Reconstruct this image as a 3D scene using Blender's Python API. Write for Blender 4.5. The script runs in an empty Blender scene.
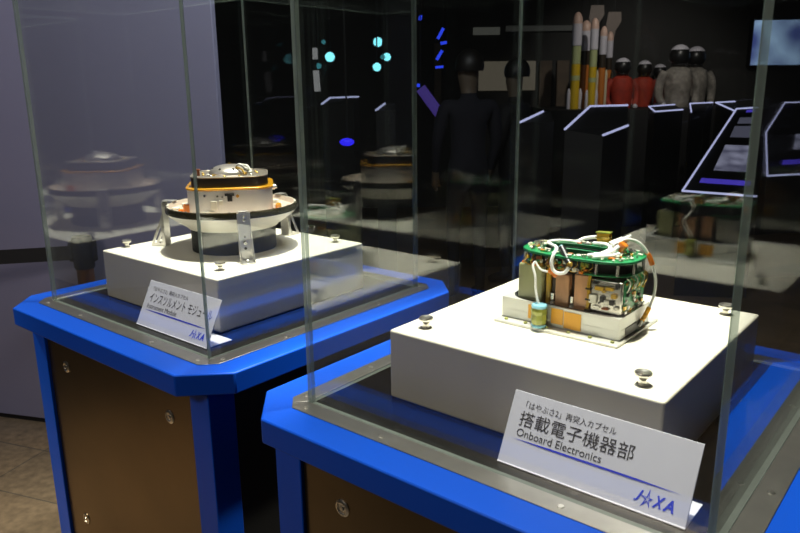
import bpy, bmesh, math, random
from mathutils import Vector, Matrix
random.seed(7)
S = bpy.context.scene
COL = S.collection
PI = math.pi
Z0 = 0.95                      # height of the pedestal rims above the floor

# ------------------------------------------------------------------ materials
def mat(name, col, rough=.5, metal=0., coat=0., emis=None, estr=0., spec=.5, bump=0., bscale=40., vary=0., vscale=8., vstretch=(1,1,1)):
    m = bpy.data.materials.new(name); m.use_nodes = True
    nt = m.node_tree; b = nt.nodes['Principled BSDF']
    b.inputs['Base Color'].default_value = (*col, 1)
    b.inputs['Roughness'].default_value = rough
    b.inputs['Metallic'].default_value = metal
    b.inputs['Coat Weight'].default_value = coat
    b.inputs['Coat Roughness'].default_value = .08
    b.inputs['Specular IOR Level'].default_value = spec
    if emis:
        b.inputs['Emission Color'].default_value = (*emis, 1); b.inputs['Emission Strength'].default_value = estr
    tc = nt.nodes.new('ShaderNodeTexCoord')
    if bump:
        n = nt.nodes.new('ShaderNodeTexNoise'); n.inputs['Scale'].default_value = bscale; n.inputs['Detail'].default_value = 4
        nt.links.new(tc.outputs['Object'], n.inputs['Vector'])
        bp = nt.nodes.new('ShaderNodeBump'); bp.inputs['Strength'].default_value = bump; bp.inputs['Distance'].default_value = .002
        nt.links.new(n.outputs['Fac'], bp.inputs['Height']); nt.links.new(bp.outputs['Normal'], b.inputs['Normal'])
    if vary:
        mp = nt.nodes.new('ShaderNodeMapping'); mp.inputs['Scale'].default_value = vstretch
        n = nt.nodes.new('ShaderNodeTexNoise'); n.inputs['Scale'].default_value = vscale; n.inputs['Detail'].default_value = 5
        nt.links.new(tc.outputs['Object'], mp.inputs['Vector']); nt.links.new(mp.outputs['Vector'], n.inputs['Vector'])
        r = nt.nodes.new('ShaderNodeValToRGB')
        r.color_ramp.elements[0].position = .3; r.color_ramp.elements[1].position = .7
        r.color_ramp.elements[0].color = (*[c*(1-vary) for c in col], 1)
        r.color_ramp.elements[1].color = (*[min(1, c*(1+vary)) for c in col], 1)
        nt.links.new(n.outputs['Fac'], r.inputs['Fac']); nt.links.new(r.outputs['Color'], b.inputs['Base Color'])
    return m

def glass_mat(name, f0=.072, tint=(.985, .995, .99)):
    # clear pane: every face mirrors by Schlick's law and lets the rest straight through
    m = bpy.data.materials.new(name); m.use_nodes = True
    nt = m.node_tree; nt.nodes.clear(); N = nt.nodes.new; L = nt.links.new
    out = N('ShaderNodeOutputMaterial'); g = N('ShaderNodeNewGeometry')
    dot = N('ShaderNodeVectorMath'); dot.operation = 'DOT_PRODUCT'
    L(g.outputs['Incoming'], dot.inputs[0]); L(g.outputs['Normal'], dot.inputs[1])
    ab = N('ShaderNodeMath'); ab.operation = 'ABSOLUTE'; L(dot.outputs['Value'], ab.inputs[0])
    om = N('ShaderNodeMath'); om.operation = 'SUBTRACT'; om.inputs[0].default_value = 1; L(ab.outputs[0], om.inputs[1])
    pw = N('ShaderNodeMath'); pw.operation = 'POWER'; L(om.outputs[0], pw.inputs[0]); pw.inputs[1].default_value = 5
    mu = N('ShaderNodeMath'); mu.operation = 'MULTIPLY_ADD'; L(pw.outputs[0], mu.inputs[0]); mu.inputs[1].default_value = 1-f0; mu.inputs[2].default_value = f0
    t = N('ShaderNodeBsdfTransparent'); t.inputs['Color'].default_value = (*tint, 1)
    gl = N('ShaderNodeBsdfGlossy'); gl.inputs['Roughness'].default_value = 0.0; gl.inputs['Color'].default_value = (1, 1, 1, 1)
    mx = N('ShaderNodeMixShader'); L(mu.outputs[0], mx.inputs[0]); L(t.outputs[0], mx.inputs[1]); L(gl.outputs[0], mx.inputs[2])
    L(mx.outputs[0], out.inputs['Surface'])
    return m

def edge_mat(name):
    m = bpy.data.materials.new(name); m.use_nodes = True
    nt = m.node_tree; b = nt.nodes['Principled BSDF']; out = nt.nodes['Material Output']
    tc = nt.nodes.new('ShaderNodeTexCoord'); mp = nt.nodes.new('ShaderNodeMapping'); mp.inputs['Scale'].default_value = (60, 60, 9)
    n = nt.nodes.new('ShaderNodeTexNoise'); n.inputs['Scale'].default_value = 2
    nt.links.new(tc.outputs['Object'], mp.inputs['Vector']); nt.links.new(mp.outputs['Vector'], n.inputs['Vector'])
    r = nt.nodes.new('ShaderNodeValToRGB'); r.color_ramp.elements[0].color = (.24, .29, .26, 1); r.color_ramp.elements[1].color = (.52, .58, .52, 1)
    nt.links.new(n.outputs['Fac'], r.inputs['Fac']); nt.links.new(r.outputs['Color'], b.inputs['Base Color'])
    b.inputs['Roughness'].default_value = .25
    b.inputs['Subsurface Weight'].default_value = .0
    t = nt.nodes.new('ShaderNodeBsdfTransparent'); t.inputs['Color'].default_value = (.8, .9, .85, 1)
    tl = nt.nodes.new('ShaderNodeBsdfTranslucent'); tl.inputs['Color'].default_value = (.22, .28, .24, 1)
    m0 = nt.nodes.new('ShaderNodeMixShader'); m0.inputs[0].default_value = .5
    nt.links.new(b.outputs[0], m0.inputs[1]); nt.links.new(tl.outputs[0], m0.inputs[2])
    mx = nt.nodes.new('ShaderNodeMixShader'); mx.inputs[0].default_value = .68
    nt.links.new(t.outputs[0], mx.inputs[1]); nt.links.new(m0.outputs[0], mx.inputs[2]); nt.links.new(mx.outputs[0], out.inputs['Surface'])
    return m

M = dict(
    blue=mat('blue_paint', (.005, .088, .64), .38, coat=.0, spec=.2, bump=.02, bscale=300),
    steel=mat('brushed_steel', (.40, .38, .34), .33, .9, vary=.08, vscale=20, vstretch=(1, 1, 1)),
    deck=mat('dark_deck', (.0022, .0020, .0017), .22, spec=.12),
    bronze=mat('bronze_panel', (.19, .14, .08), .28, .95, vary=.15, vscale=3),
    chrome=mat('chrome', (.75, .72, .64), .28, 1),
    box=mat('white_lacquer', (.80, .765, .66), .5, vary=.02, vscale=5, vstretch=(6, 6, .6)),
    glass=glass_mat('clear_glass'), edge=edge_mat('polished_glass_edge'),
    sign=mat('sign_acrylic', (.53, .53, .62), .4), ink=mat('black_ink', (.01, .01, .015), .5), logo=mat('blue_ink', (.01, .02, .5), .5),
    rubber=mat('black_satin', (.007, .008, .008), .6, spec=.25), dish=mat('cream_shell', (.74, .70, .60), .45, vary=.03),
    dishin=mat('inner_shell', (.66, .54, .44), .35, .2), band=mat('olive_black_band', (.035, .030, .012), .25, coat=.4),
    body=mat('body_white', (.78, .77, .74), .4, .1), gold=mat('gold_kapton', (.75, .36, .02), .25, .35, coat=.5),
    drum=mat('drum_black', (.015, .012, .009), .38), silver=mat('satin_silver', (.50, .46, .41), .36, .85, bump=.1, bscale=200),
    orange=mat('orange_kapton', (.80, .22, .015), .3, .1, coat=.5, bump=.4, bscale=300), tape=mat('amber_tape', (.78, .38, .03), .4, .1, bump=.2, bscale=150),
    platem=mat('dull_plate', (.34, .30, .25), .4, .8), alu=mat('bracket_aluminium', (.72, .70, .66), .3, .8), white=mat('white_sleeve', (.85, .85, .82), .5, bump=.5, bscale=500),
    pcb=mat('green_board', (.015, .27, .09), .35, coat=.3, vary=.5, vscale=260), pcb2=mat('green_board_edge', (.006, .15, .05), .35, coat=.3),
    pot=mat('potting_resin', (.36, .37, .19), .3, coat=.3, vary=.15, vscale=30, vstretch=(1, 1, .2)), brown=mat('tan_resin', (.52, .27, .13), .35, coat=.2, vary=.25, vscale=40, vstretch=(1, 1, .3)),
    core=mat('dark_core', (.03, .018, .01), .5), yellow=mat('yellow_wire', (.50, .30, .02), .35), chipb=mat('chip_black', (.012, .012, .012), .35),
    chipw=mat('chip_white', (.75, .73, .62), .4), chips=mat('chip_silver', (.6, .58, .52), .25, .9), chipr=mat('chip_brown', (.35, .10, .03), .4),
    chipg=mat('chip_gold', (.7, .45, .1), .25, .7), cyan=mat('light_blue_wrap', (.25, .55, .68), .35), olive=mat('olive_wrap', (.28, .30, .05), .3, coat=.3, vary=.4, vscale=80),
    plate=mat('base_aluminium', (.66, .66, .62), .35, .3), tray=mat('tray_grey', (.16, .17, .18), .25, .7),
    wallgrey=mat('grey_lilac_partition', (.28, .275, .40), .75, vary=.05, vscale=1.2),
    black=mat('black_matte', (.006, .006, .006), .7), dark=mat('dark_wall', (.030, .030, .028), .8), belt=mat('black_belt', (.008, .008, .009), .7),
    post=mat('bronze_post', (.34, .17, .08), .30, .9), lampb=mat('lamp_black', (.02, .02, .02), .4),
)

def floor_mat():
    m = mat('stone_tiles', (.13, .105, .075), .45); nt = m.node_tree; b = nt.nodes['Principled BSDF']
    tc = nt.nodes.new('ShaderNodeTexCoord'); mp = nt.nodes.new('ShaderNodeMapping'); mp.inputs['Rotation'].default_value = (0, 0, .35)
    nt.links.new(tc.outputs['Object'], mp.inputs['Vector'])
    br = nt.nodes.new('ShaderNodeTexBrick'); br.offset = 0; br.inputs['Scale'].default_value = 1; br.inputs['Brick Width'].default_value = .6; br.inputs['Row Height'].default_value = .3
    br.inputs['Mortar Size'].default_value = .003
    br.inputs['Color1'].default_value = (.20, .135, .075, 1); br.inputs['Color2'].default_value = (.11, .085, .055, 1); br.inputs['Mortar'].default_value = (.05, .045, .035, 1)
    n = nt.nodes.new('ShaderNodeTexNoise'); n.inputs['Scale'].default_value = 30; n.inputs['Detail'].default_value = 8
    nt.links.new(mp.outputs['Vector'], br.inputs['Vector']); nt.links.new(mp.outputs['Vector'], n.inputs['Vector'])
    r = nt.nodes.new('ShaderNodeMapRange'); r.inputs['From Min'].default_value = .3; r.inputs['From Max'].default_value = .7; r.inputs['To Min'].default_value = .7; r.inputs['To Max'].default_value = 1.25
    nt.links.new(n.outputs['Fac'], r.inputs['Value'])
    v = nt.nodes.new('ShaderNodeVectorMath'); v.operation = 'SCALE'; nt.links.new(br.outputs['Color'], v.inputs[0]); nt.links.new(r.outputs[0], v.inputs['Scale'])
    nt.links.new(v.outputs[0], b.inputs['Base Color'])
    return m

def emit(name, col, s, base=(.02, .02, .02)): return mat(name, base, .5, emis=col, estr=s)

# ------------------------------------------------------------------ mesh helpers
def new(): return bmesh.new()
def box(bm, lo, hi, bev=0., seg=2, mi=0, mx=None):
    r = bmesh.ops.create_cube(bm, size=1)
    c = [(a+b)/2 for a, b in zip(lo, hi)]; s = [abs(b-a) for a, b in zip(lo, hi)]
    for v in r['verts']: v.co = Vector((v.co.x*s[0]+c[0], v.co.y*s[1]+c[1], v.co.z*s[2]+c[2]))
    vs = r['verts']
    fs = {f for v in vs for f in v.link_faces}
    for f in fs: f.material_index = mi
    if bev:
        es = list({e for v in vs for e in v.link_edges})
        q = bmesh.ops.bevel(bm, geom=es, offset=bev, segments=seg, affect='EDGES', profile=.5)
        vs = list({v for f in q['faces'] for v in f.verts} | {v for v in vs if v.is_valid})
    if mx is not None: bmesh.ops.transform(bm, matrix=mx, verts=[v for v in vs if v.is_valid])
    return bm
def prism(bm, pts, z0, z1, mi=0):
    a = [bm.verts.new((x, y, z0)) for x, y in pts]; b = [bm.verts.new((x, y, z1)) for x, y in pts]
    n = len(pts); fs = [bm.faces.new(a[::-1]), bm.faces.new(b)]
    for i in range(n): fs.append(bm.faces.new((a[i], a[(i+1) % n], b[(i+1) % n], b[i])))
    for f in fs: f.material_index = mi
    return bm
def ring(bm, outer, inner, z0, z1):      # same vertex count
    n = len(outer)
    o0 = [bm.verts.new((x, y, z0)) for x, y in outer]; o1 = [bm.verts.new((x, y, z1)) for x, y in outer]
    i0 = [bm.verts.new((x, y, z0)) for x, y in inner]; i1 = [bm.verts.new((x, y, z1)) for x, y in inner]
    for k in range(n):
        j = (k+1) % n
        bm.faces.new((o0[k], o0[j], o1[j], o1[k])); bm.faces.new((i0[j], i0[k], i1[k], i1[j]))
        bm.faces.new((o1[k], o1[j], i1[j], i1[k])); bm.faces.new((o0[j], o0[k], i0[k], i0[j]))
    return bm
def lathe(bm, prof, n=64, c=(0, 0), close=True, mi=0, mx=None):
    rows = []
    for r, z in prof:
        if r < 1e-6: rows.append([bm.verts.new((c[0], c[1], z))])
        else: rows.append([bm.verts.new((c[0]+r*math.cos(2*PI*k/n), c[1]+r*math.sin(2*PI*k/n), z)) for k in range(n)])
    for A, B in zip(rows, rows[1:]):
        for k in range(n):
            j = (k+1) % n
            q = [A[k % len(A)], A[j % len(A)], B[j % len(B)], B[k % len(B)]]
            q2 = []
            for v in q:
                if v not in q2: q2.append(v)
            if len(q2) > 2:
                f = bm.faces.new(q2); f.material_index = mi
    if mx is not None: bmesh.ops.transform(bm, matrix=mx, verts=[v for r in rows for v in r])
    return bm
def cyl(bm, p0, p1, r, n=16, r1=None, mi=0):
    p0, p1 = Vector(p0), Vector(p1); d = p1-p0; L = d.length
    q = d.to_track_quat('Z', 'Y').to_matrix().to_4x4(); mx = Matrix.Translation(p0) @ q
    return lathe(bm, [(0, 0), (r, 0), (r if r1 is None else r1, L), (0, L)], n, mx=mx, mi=mi)
def tube(bm, pts, r, n=8, sub=6):
    pts = [Vector(p) for p in pts]; path = []
    P = [pts[0]*2-pts[1]]+pts+[pts[-1]*2-pts[-2]]
    for i in range(1, len(P)-2):
        for k in range(sub):
            t = k/sub; a, b, c, d = P[i-1], P[i], P[i+1], P[i+2]
            path.append(.5*((2*b)+(c-a)*t+(2*a-5*b+4*c-d)*t*t+(3*b-a-3*c+d)*t**3))
    path.append(pts[-1]); rows = []; up = Vector((.13, .21, .97)).normalized()
    for i, p in enumerate(path):
        t = (path[min(i+1, len(path)-1)]-path[max(i-1, 0)]).normalized()
        up = (up-t*up.dot(t)).normalized(); s = t.cross(up)
        rr = r(i/(len(path)-1)) if callable(r) else r
        rows.append([bm.verts.new(p+(up*math.cos(2*PI*k/n)+s*math.sin(2*PI*k/n))*rr) for k in range(n)])
    for A, B in zip(rows, rows[1:]):
        for k in range(n): bm.faces.new((A[k], A[(k+1) % n], B[(k+1) % n], B[k]))
    bm.faces.new(rows[0][::-1]); bm.faces.new(rows[-1])
    return bm
def rsq(h, r, n=6, hy=None):
    hy = hy or h; out = []
    for cx, cy, a0 in ((h-r, hy-r, 0), (-h+r, hy-r, 90), (-h+r, -hy+r, 180), (h-r, -hy+r, 270)):
        for k in range(n+1):
            a = math.radians(a0+90*k/n); out.append((cx+r*math.cos(a), cy+r*math.sin(a)))
    return out
def sell(a, b, e, n=64, cx=0, cy=0):
    o = []
    for k in range(n):
        t = 2*PI*k/n; c, s = math.cos(t), math.sin(t)
        o.append((cx+a*math.copysign(abs(c)**(2/e), c), cy+b*math.copysign(abs(s)**(2/e), s)))
    return o
def obj(name, bm, m, parent=None, smooth=False, loc=None, mats=None, bevel=0., bseg=2, matrix=None, angle=35):
    bmesh.ops.recalc_face_normals(bm, faces=bm.faces)
    me = bpy.data.meshes.new(name); bm.to_mesh(me); bm.free()
    for q in (mats or [m]): me.materials.append(q)
    if smooth:
        for p in me.polygons: p.use_smooth = True
        try: me.set_sharp_from_angle(angle=math.radians(angle))
        except Exception: pass
    o = bpy.data.objects.new(name, me); COL.objects.link(o)
    if parent: o.parent = parent
    if loc is not None: o.location = loc
    if matrix is not None: o.matrix_local = matrix
    if bevel:
        b = o.modifiers.new('bevel', 'BEVEL'); b.width = bevel; b.segments = bseg; b.limit_method = 'ANGLE'; b.angle_limit = math.radians(40)
        for p in me.polygons: p.use_smooth = True
        try: me.set_sharp_from_angle(angle=math.radians(30))
        except Exception: pass
    return o
def tag(o, label, cat, group=None, kind=None):
    if label: o['label'] = label
    if cat: o['category'] = cat
    if group: o['group'] = group
    if kind: o['kind'] = kind
    return o
def thing(name, label, cat, loc=(0, 0, 0), rz=0., group=None):
    o = bpy.data.objects.new(name, None); o.empty_display_size = .1; COL.objects.link(o)
    o.location = loc; o.rotation_euler = (0, 0, rz)
    return tag(o, label, cat, group)
def copy_tree(o, parent=None):
    c = o.copy(); COL.objects.link(c)
    if parent: c.parent = parent
    for ch in list(o.children): copy_tree(ch, c)
    return c

# ------------------------------------------------------------------ camera
cam = bpy.data.cameras.new('camera'); co = bpy.data.objects.new('camera', cam); COL.objects.link(co)
CX, CY, CZ, YAW, PIT, ROL, F = 1.5607, -1.1835, .5538, -.6926, .2476, -.0114, 717.6
fw = Vector((math.cos(PIT)*math.sin(YAW), math.cos(PIT)*math.cos(YAW), -math.sin(PIT)))
r_ = Vector((math.cos(YAW), -math.sin(YAW), 0)); u_ = r_.cross(fw)
R_ = r_*math.cos(ROL)+u_*math.sin(ROL); U_ = -r_*math.sin(ROL)+u_*math.cos(ROL)
mw = Matrix.Identity(4)
for i in range(3): mw[i][0] = R_[i]; mw[i][1] = U_[i]; mw[i][2] = -fw[i]
mw[0][3], mw[1][3], mw[2][3] = CX, CY, CZ+Z0
co.matrix_world = mw; cam.sensor_width = 36; cam.lens = F/800*36; cam.clip_start = .02
cam.dof.use_dof = True; cam.dof.focus_distance = 1.62; cam.dof.aperture_fstop = 11.0
S.camera = co
FA = Vector((math.sin(YAW), math.cos(YAW), 0)); FB = Vector((math.cos(YAW), -math.sin(YAW), 0))
def W(a, b, z): v = Vector((CX, CY, 0))+FA*a+FB*b; return Vector((v.x, v.y, z))   # hall axes: along the aisle, across it
HALL = -YAW

# ------------------------------------------------------------------ room shell
A0, A1, B0, B1, HC = -3.6, 9.0, -4.6, 6.0, 3.5
def hallbox(name, a0, a1, b0, b1, z0, z1, m, kind='structure', **k):
    bm = new(); box(bm, (b0, a0, z0), (b1, a1, z1)); o = obj(name, bm, m, **k)
    o.location = (CX, CY, 0); o.rotation_euler = (0, 0, HALL)
    if kind: o['kind'] = kind
    return o
hallbox('floor', A0-.1, A1+.1, B0-.1, B1+.1, -.1, 0, floor_mat())
hallbox('ceiling', A0-.1, A1+.1, B0-.1, B1+.1, HC, HC+.1, M['dark'])
hallbox('wall_back', A1, A1+.1, B0, B1, 0, HC, M['dark'])
hallbox('wall_front', A0-.1, A0, B0, B1, 0, HC, M['dark'])
hallbox('wall_left', A0, A1, B0-.1, B0, 0, HC, M['dark'])
hallbox('wall_right', A0, A1, B1, B1+.1, 0, HC, M['dark'])
# grey partition behind the far case
pw = Vector((-.73, .5455, 0)); pd = Vector((-.909, -.416, 0)).normalized()
part = thing('partition_panel', 'tall pale grey-lilac partition standing behind the case at left', 'partition', (pw.x, pw.y, 0), math.atan2(pd.y, pd.x))
bm = new(); box(bm, (.028, -.03, .02), (2.6, 0, 2.7)); obj('panel', bm, M['wallgrey'], part, bevel=.003)
bm = new(); box(bm, (.035, -.027, 0), (2.59, -.003, .02)); obj('plinth', bm, M['black'], part)

# ------------------------------------------------------------------ pedestal with glass case
R, c, SS, cs, G, hr = .45, .084, .3872, .031, .3515, .046
def octo(r, c): return [(-r+c, -r), (r-c, -r), (r, -r+c), (r, r-c), (r-c, r), (-r+c, r), (-r, r-c), (-r, -r+c)]
def make_pedestal(label):
    t = thing('display_pedestal', label, 'pedestal', group=None)
    bm = new(); ring(bm, octo(R, c), octo(SS-.02, cs-.012), -hr, 0); obj('rim', bm, M['blue'], t, bevel=.003, loc=(0, 0, Z0))
    for k in range(4):       # brushed strips, screwed round the glass
        bm = new(); s, g = SS, G+.0006
        v = [(-s+cs/2+.0002, -s+cs/2, 0), (-s+cs, -s, 0), (s-cs, -s, 0), (s-cs/2-.0002, -s+cs/2, 0), (g-.0002, -g, 0), (-g+.0002, -g, 0)]
        prism(bm, [(x, y) for x, y, _ in v], .0002, .0016)
        st = obj('steel_strip', bm, M['steel'], t, loc=(0, 0, Z0), bevel=.0006); st.rotation_euler = (0, 0, k*PI/2)
        for x in (-.335, -.16, .16, .335):
            bm = new(); lathe(bm, [(.0052, .0016), (.0046, .0026), (.0015, .003), (0, .0025)], 14, (x, -.5*(SS+G)-.002))
            obj('screw', bm, M['chrome'], st, smooth=True)
    bm = new(); q = G+.0004; box(bm, (-q, -q, -.012), (q, q, 0)); obj('deck', bm, M['deck'], t, loc=(0, 0, Z0))
    bm = new(); q = .38; box(bm, (-q, -q, -.045), (q, q, -.0125)); obj('under_frame', bm, M['black'], t, loc=(0, 0, Z0))
    a = .397; w = .066
    for sx in (-1, 1):
        for sy in (-1, 1):
            bm = new(); box(bm, (min(sx*a, sx*(a-w)), min(sy*a, sy*(a-w)), .0), (max(sx*a, sx*(a-w)), max(sy*a, sy*(a-w)), Z0-hr))
            obj('corner_post', bm, M['blue'], t, bevel=.002)
    for k in range(4):
        bm = new(); box(bm, (-a+w, -a+.008, .02), (a-w, -a+.022, Z0-hr))
        p = obj('side_panel', bm, M['bronze'] if k in (0, 2) else M['black'], t, bevel=.0015); p.rotation_euler = (0, 0, k*PI/2)
        if k in (1, 3): continue
        for x in (-.236, .236):
            for z in (.35, .799):
                bm = new(); mx = Matrix.Translation((x, -a+.008, z)) @ Matrix.Rotation(PI/2, 4, 'X')
                lathe(bm, [(.0160, 0), (.0160, .0015), (.0125, .0035), (.0105, .0035), (.0095, .0015), (.005, .0012), (.004, .0035), (0, .0038)], 24, mx=mx)
                obj('panel_lock', bm, M['chrome'], p, smooth=True)
    return t
def make_case(label):
    t = thing('glass_case', label, 'display case')
    th, h, b = .009, .82, .0004
    def pane(lo, hi, edge_axes):
        bm = new(); box(bm, lo, hi)
        for f in bm.faces:
            f.normal_update(); n = f.normal
            ax = max(range(3), key=lambda i: abs(n[i]))
            f.material_index = 1 if ax in edge_axes else 0
        return obj('glass_pane', bm, None, t, mats=[M['glass'], M['edge']])
    pane((-G, -G, b), (-G+th, G, h), (1, 2)); pane((G-th, -G, b), (G, G, h), (1, 2))
    pane((-G+th+.0005, -G, b), (G-th-.0005, -G+th, h), (0, 2)); pane((-G+th+.0005, G-th, b), (G-th-.0005, G, h), (0, 2))
    pane((-G, -G, h+.0005), (G, G, h+.0005+th), (0, 1))
    return t
P1 = Vector((0, 0, 0)); P2 = Vector((1.0172, -.0171, 0))
ped = make_pedestal('blue-rimmed pedestal at left carrying the round instrument module')
ped2 = copy_tree(ped); ped2.location = P2; ped2['label'] = 'blue-rimmed pedestal in the right foreground carrying the electronics unit'
case1 = make_case('clear glass case over the round instrument module on the left pedestal'); case1.location = (0, 0, Z0)
case2 = copy_tree(case1); case2.location = (P2.x, P2.y, Z0); case2['label'] = 'clear glass case over the green electronics unit in the right foreground'

# white plinth boxes
HB = .1295
def plinth(lo, hi, loc, label):
    bm = new(); box(bm, (lo[0], lo[1], .0005), (hi[0], hi[1], HB)); o = obj('white_plinth', bm, M['box'], bevel=.004, bseg=3)
    o.location = (loc.x, loc.y, Z0); return tag(o, label, 'plinth')
plinth((-.2707, -.2378), (.2347, .2536), P1, 'low square white plinth box under the round module in the left case')
plinth((-.2501, -.2418), (.2435, .25), P2, 'low square white plinth box under the electronics unit in the right case')

def make_knob():
    bm = new()
    lathe(bm, [(0, 0), (.0095, 0), (.0098, .0012), (.0062, .0022), (.0052, .006), (.0060, .0095), (.0105, .0125), (.0128, .0150), (.0128, .0185), (.0118, .0198), (.0075, .0190), (.0045, .0180), (0, .0178)], 32)
    return obj('turned_knob', bm, M['chrome'], smooth=True, angle=50)
knobs = [(P1, -.252, -.176, 'chrome screw knob on the left corner of the far plinth'), (P1, .167, -.177, 'chrome screw knob near the front corner of the far plinth, by the sign'),
         (P1, .166, .215, 'chrome screw knob on the right corner of the far plinth'), (P1, -.235, .215, 'chrome screw knob behind the round module'),
         (P2, -.205, -.192, 'chrome screw knob on the left corner of the near plinth'), (P2, .196, -.2, 'chrome screw knob on the front corner of the near plinth above the sign'),
         (P2, .193, .211, 'chrome screw knob on the right corner of the near plinth behind the glass edge'), (P2, -.203, .211, 'chrome screw knob at the back of the near plinth behind the electronics')]
k0 = None
for p, x, y, l in knobs:
    k = make_knob() if k0 is None else k0.copy()
    if k0 is None: k0 = k
    else: COL.objects.link(k)
    k.location = (p.x+x, p.y+y, Z0+HB+.0002); tag(k, l, 'knob', 'screw knobs on the white plinths')

# ------------------------------------------------------------------ signs
def text(name, s, x0, x1, y0, y1, m, parent, shear=0., offset=0., mx=None):
    cu = bpy.data.curves.new('txt', 'FONT'); cu.body = s; cu.size = 1; cu.extrude = .0; cu.shear = shear; cu.offset = offset; cu.resolution_u = 3
    o = bpy.data.objects.new('txt', cu); COL.objects.link(o)
    dg = bpy.context.evaluated_depsgraph_get(); me = bpy.data.meshes.new_from_object(o.evaluated_get(dg))
    bpy.data.objects.remove(o); me.name = name
    xs = [v.co.x for v in me.vertices]; ys = [v.co.y for v in me.vertices]
    a, b, c_, d = min(xs), max(xs), min(ys), max(ys)
    for v in me.vertices:
        v.co.x = x0+(v.co.x-a)/(b-a)*(x1-x0); v.co.y = y0+(v.co.y-c_)/(d-c_)*(y1-y0); v.co.z = 0
    me.materials.clear(); me.materials.append(m)
    o = bpy.data.objects.new(name, me); COL.objects.link(o); o.parent = parent
    if mx is not None: o.matrix_local = mx
    return o
def make_sign(loc, label, big, small, bx1, sx1):
    t = thing('caption_sign', label, 'sign', loc)
    w, L, a = .28, .1105, math.radians(63.2)
    rot = Matrix.Rotation(a, 4, 'X')
    bm = new(); box(bm, (0, 0, -.002), (w, L, 0)); face = obj('face', bm, M['sign'], t, bevel=.0006, matrix=Matrix.Translation((0, .0022, .0012)) @ rot)
    bm = new(); box(bm, (0, .001, .0004), (w, .072, .0024)); obj('foot', bm, M['sign'], t, bevel=.0006)
    lift = Matrix.Translation((0, 0, .0004))
    def Y(v): return L*(1-v)
    text('lettering', '「はやぶさ2」再突入カプセル', .085*w, .59*w, Y(.21), Y(.11), M['ink'], face, mx=lift)
    text('lettering', big, .068*w, bx1*w, Y(.455), Y(.25), M['ink'], face, offset=0., mx=lift)
    text('lettering', small, .07*w, sx1*w, Y(.595), Y(.49), M['ink'], face, mx=lift)
    bm = new(); n = 20
    y = Y(.64); top = []; bot = []
    for k in range(n+1):
        u = .045+.905*k/n; h = .0014*min(1, min(k, n-k)/5)+.00005; top.append(bm.verts.new((u*w, y+h, 0))); bot.append(bm.verts.new((u*w, y-h, 0)))
    for k in range(n): bm.faces.new((bot[k], bot[k+1], top[k+1], top[k]))
    obj('blue_rule', bm, M['logo'], face, matrix=lift)
    # agency mark: slanted letters with an outlined swept star standing in for the first A
    x0, x1, y0, y1 = .745*w, .935*w, Y(.885), Y(.735)
    ww = x1-x0; hh = y1-y0
    lg = text('logo', 'J', x0, x0+.21*ww, y0+.05*hh, y1, M['logo'], face, shear=.35, offset=.022, mx=lift)
    text('logo_letter', 'X', x0+.47*ww, x0+.76*ww, y0, y1-.02*hh, M['logo'], lg, shear=.35, offset=.035)
    text('logo_letter', 'A', x0+.73*ww, x1, y0, y1-.02*hh, M['logo'], lg, shear=.25, offset=.035)
    bm = new(); cx, cy = x0+.34*ww, y0+.46*hh
    st = [(.05, .85), (.10, .12), (.42, .10), (.14, -.10), (.26, -.72), (-.02, -.22), (-.52, -.80), (-.20, -.08), (-.75, .20), (-.12, .12)]
    inn = [(x*.5, y*.5) for x, y in st]
    o = [bm.verts.new((cx+x*hh, cy+y*hh, 0)) for x, y in st]; i_ = [bm.verts.new((cx+x*hh, cy+y*hh, 0)) for x, y in inn]
    for k in range(10): bm.faces.new((o[k], o[(k+1) % 10], i_[(k+1) % 10], i_[k]))
    obj('logo_star', bm, M['logo'], lg)
    return t
make_sign((.0135, -.3225, Z0+.0002), 'small white bent sign leaning before the round module, katakana title', 'インスツルメント モジュール', 'Instrument Module', .95, .50)
make_sign((P2.x+.0275, P2.y-.3215, Z0+.0002), 'large white caption sign in the right foreground reading Onboard Electronics', '搭載電子機器部', 'Onboard Electronics', .70, .55)

# ------------------------------------------------------------------ instrument module
CM = Vector((-.015, .008, Z0))
im = thing('instrument_module', 'round cream dish-shaped instrument module with black drum and silver dome', 'space instrument', (CM.x, CM.y, Z0+HB))
def zz(z): return z-HB
bm = new(); lathe(bm, [(0, .0003), (.1125, .0003), (.1125, zz(.1905)), (.10, zz(.1905)), (0, zz(.1905))], 96); obj('support_ring', bm, M['rubber'], im, smooth=True)
bm = new(); lathe(bm, [(.0, zz(.191)), (.114, zz(.191)), (.1195, zz(.1915)), (.121, zz(.1945)), (.150, zz(.214)), (.166, zz(.2262)), (.1715, zz(.2345)), (.1715, zz(.2505)), (.1675, zz(.2512)), (.162, zz(.238)), (.138, zz(.226)), (.1, zz(.222)), (0, zz(.222))], 96)
dish = obj('dish', bm, M['dish'], im, smooth=True, angle=30)
bm = new(); lathe(bm, [(.1668, zz(.2506)), (.1615, zz(.2384)), (.1375, zz(.2264)), (.105, zz(.2225)), (.105, zz(.2229)), (.1372, zz(.2269)), (.1610, zz(.2388)), (.1662, zz(.2510)), (.1668, zz(.2506))], 96)
obj('dish_lining', bm, M['dishin'], im, smooth=True)
bm = new(); lathe(bm, [(.1716, zz(.2342)), (.1735, zz(.2342)), (.1742, zz(.236)), (.1742, zz(.2495)), (.1735, zz(.2510)), (.170, zz(.2518)), (.1716, zz(.2506)), (.1716, zz(.2342))], 96)
obj('rim_band', bm, M['band'], im, smooth=True)
rb = -math.radians(40)
def rot2(p, a): return [(x*math.cos(a)-y*math.sin(a), x*math.sin(a)+y*math.cos(a)) for x, y in p]
bm = new(); prism(bm, rot2(rsq(.101, .048, 6, .109), rb), zz(.2232), zz(.2985)); body = obj('body', bm, M['body'], im, bevel=.0015)
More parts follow.
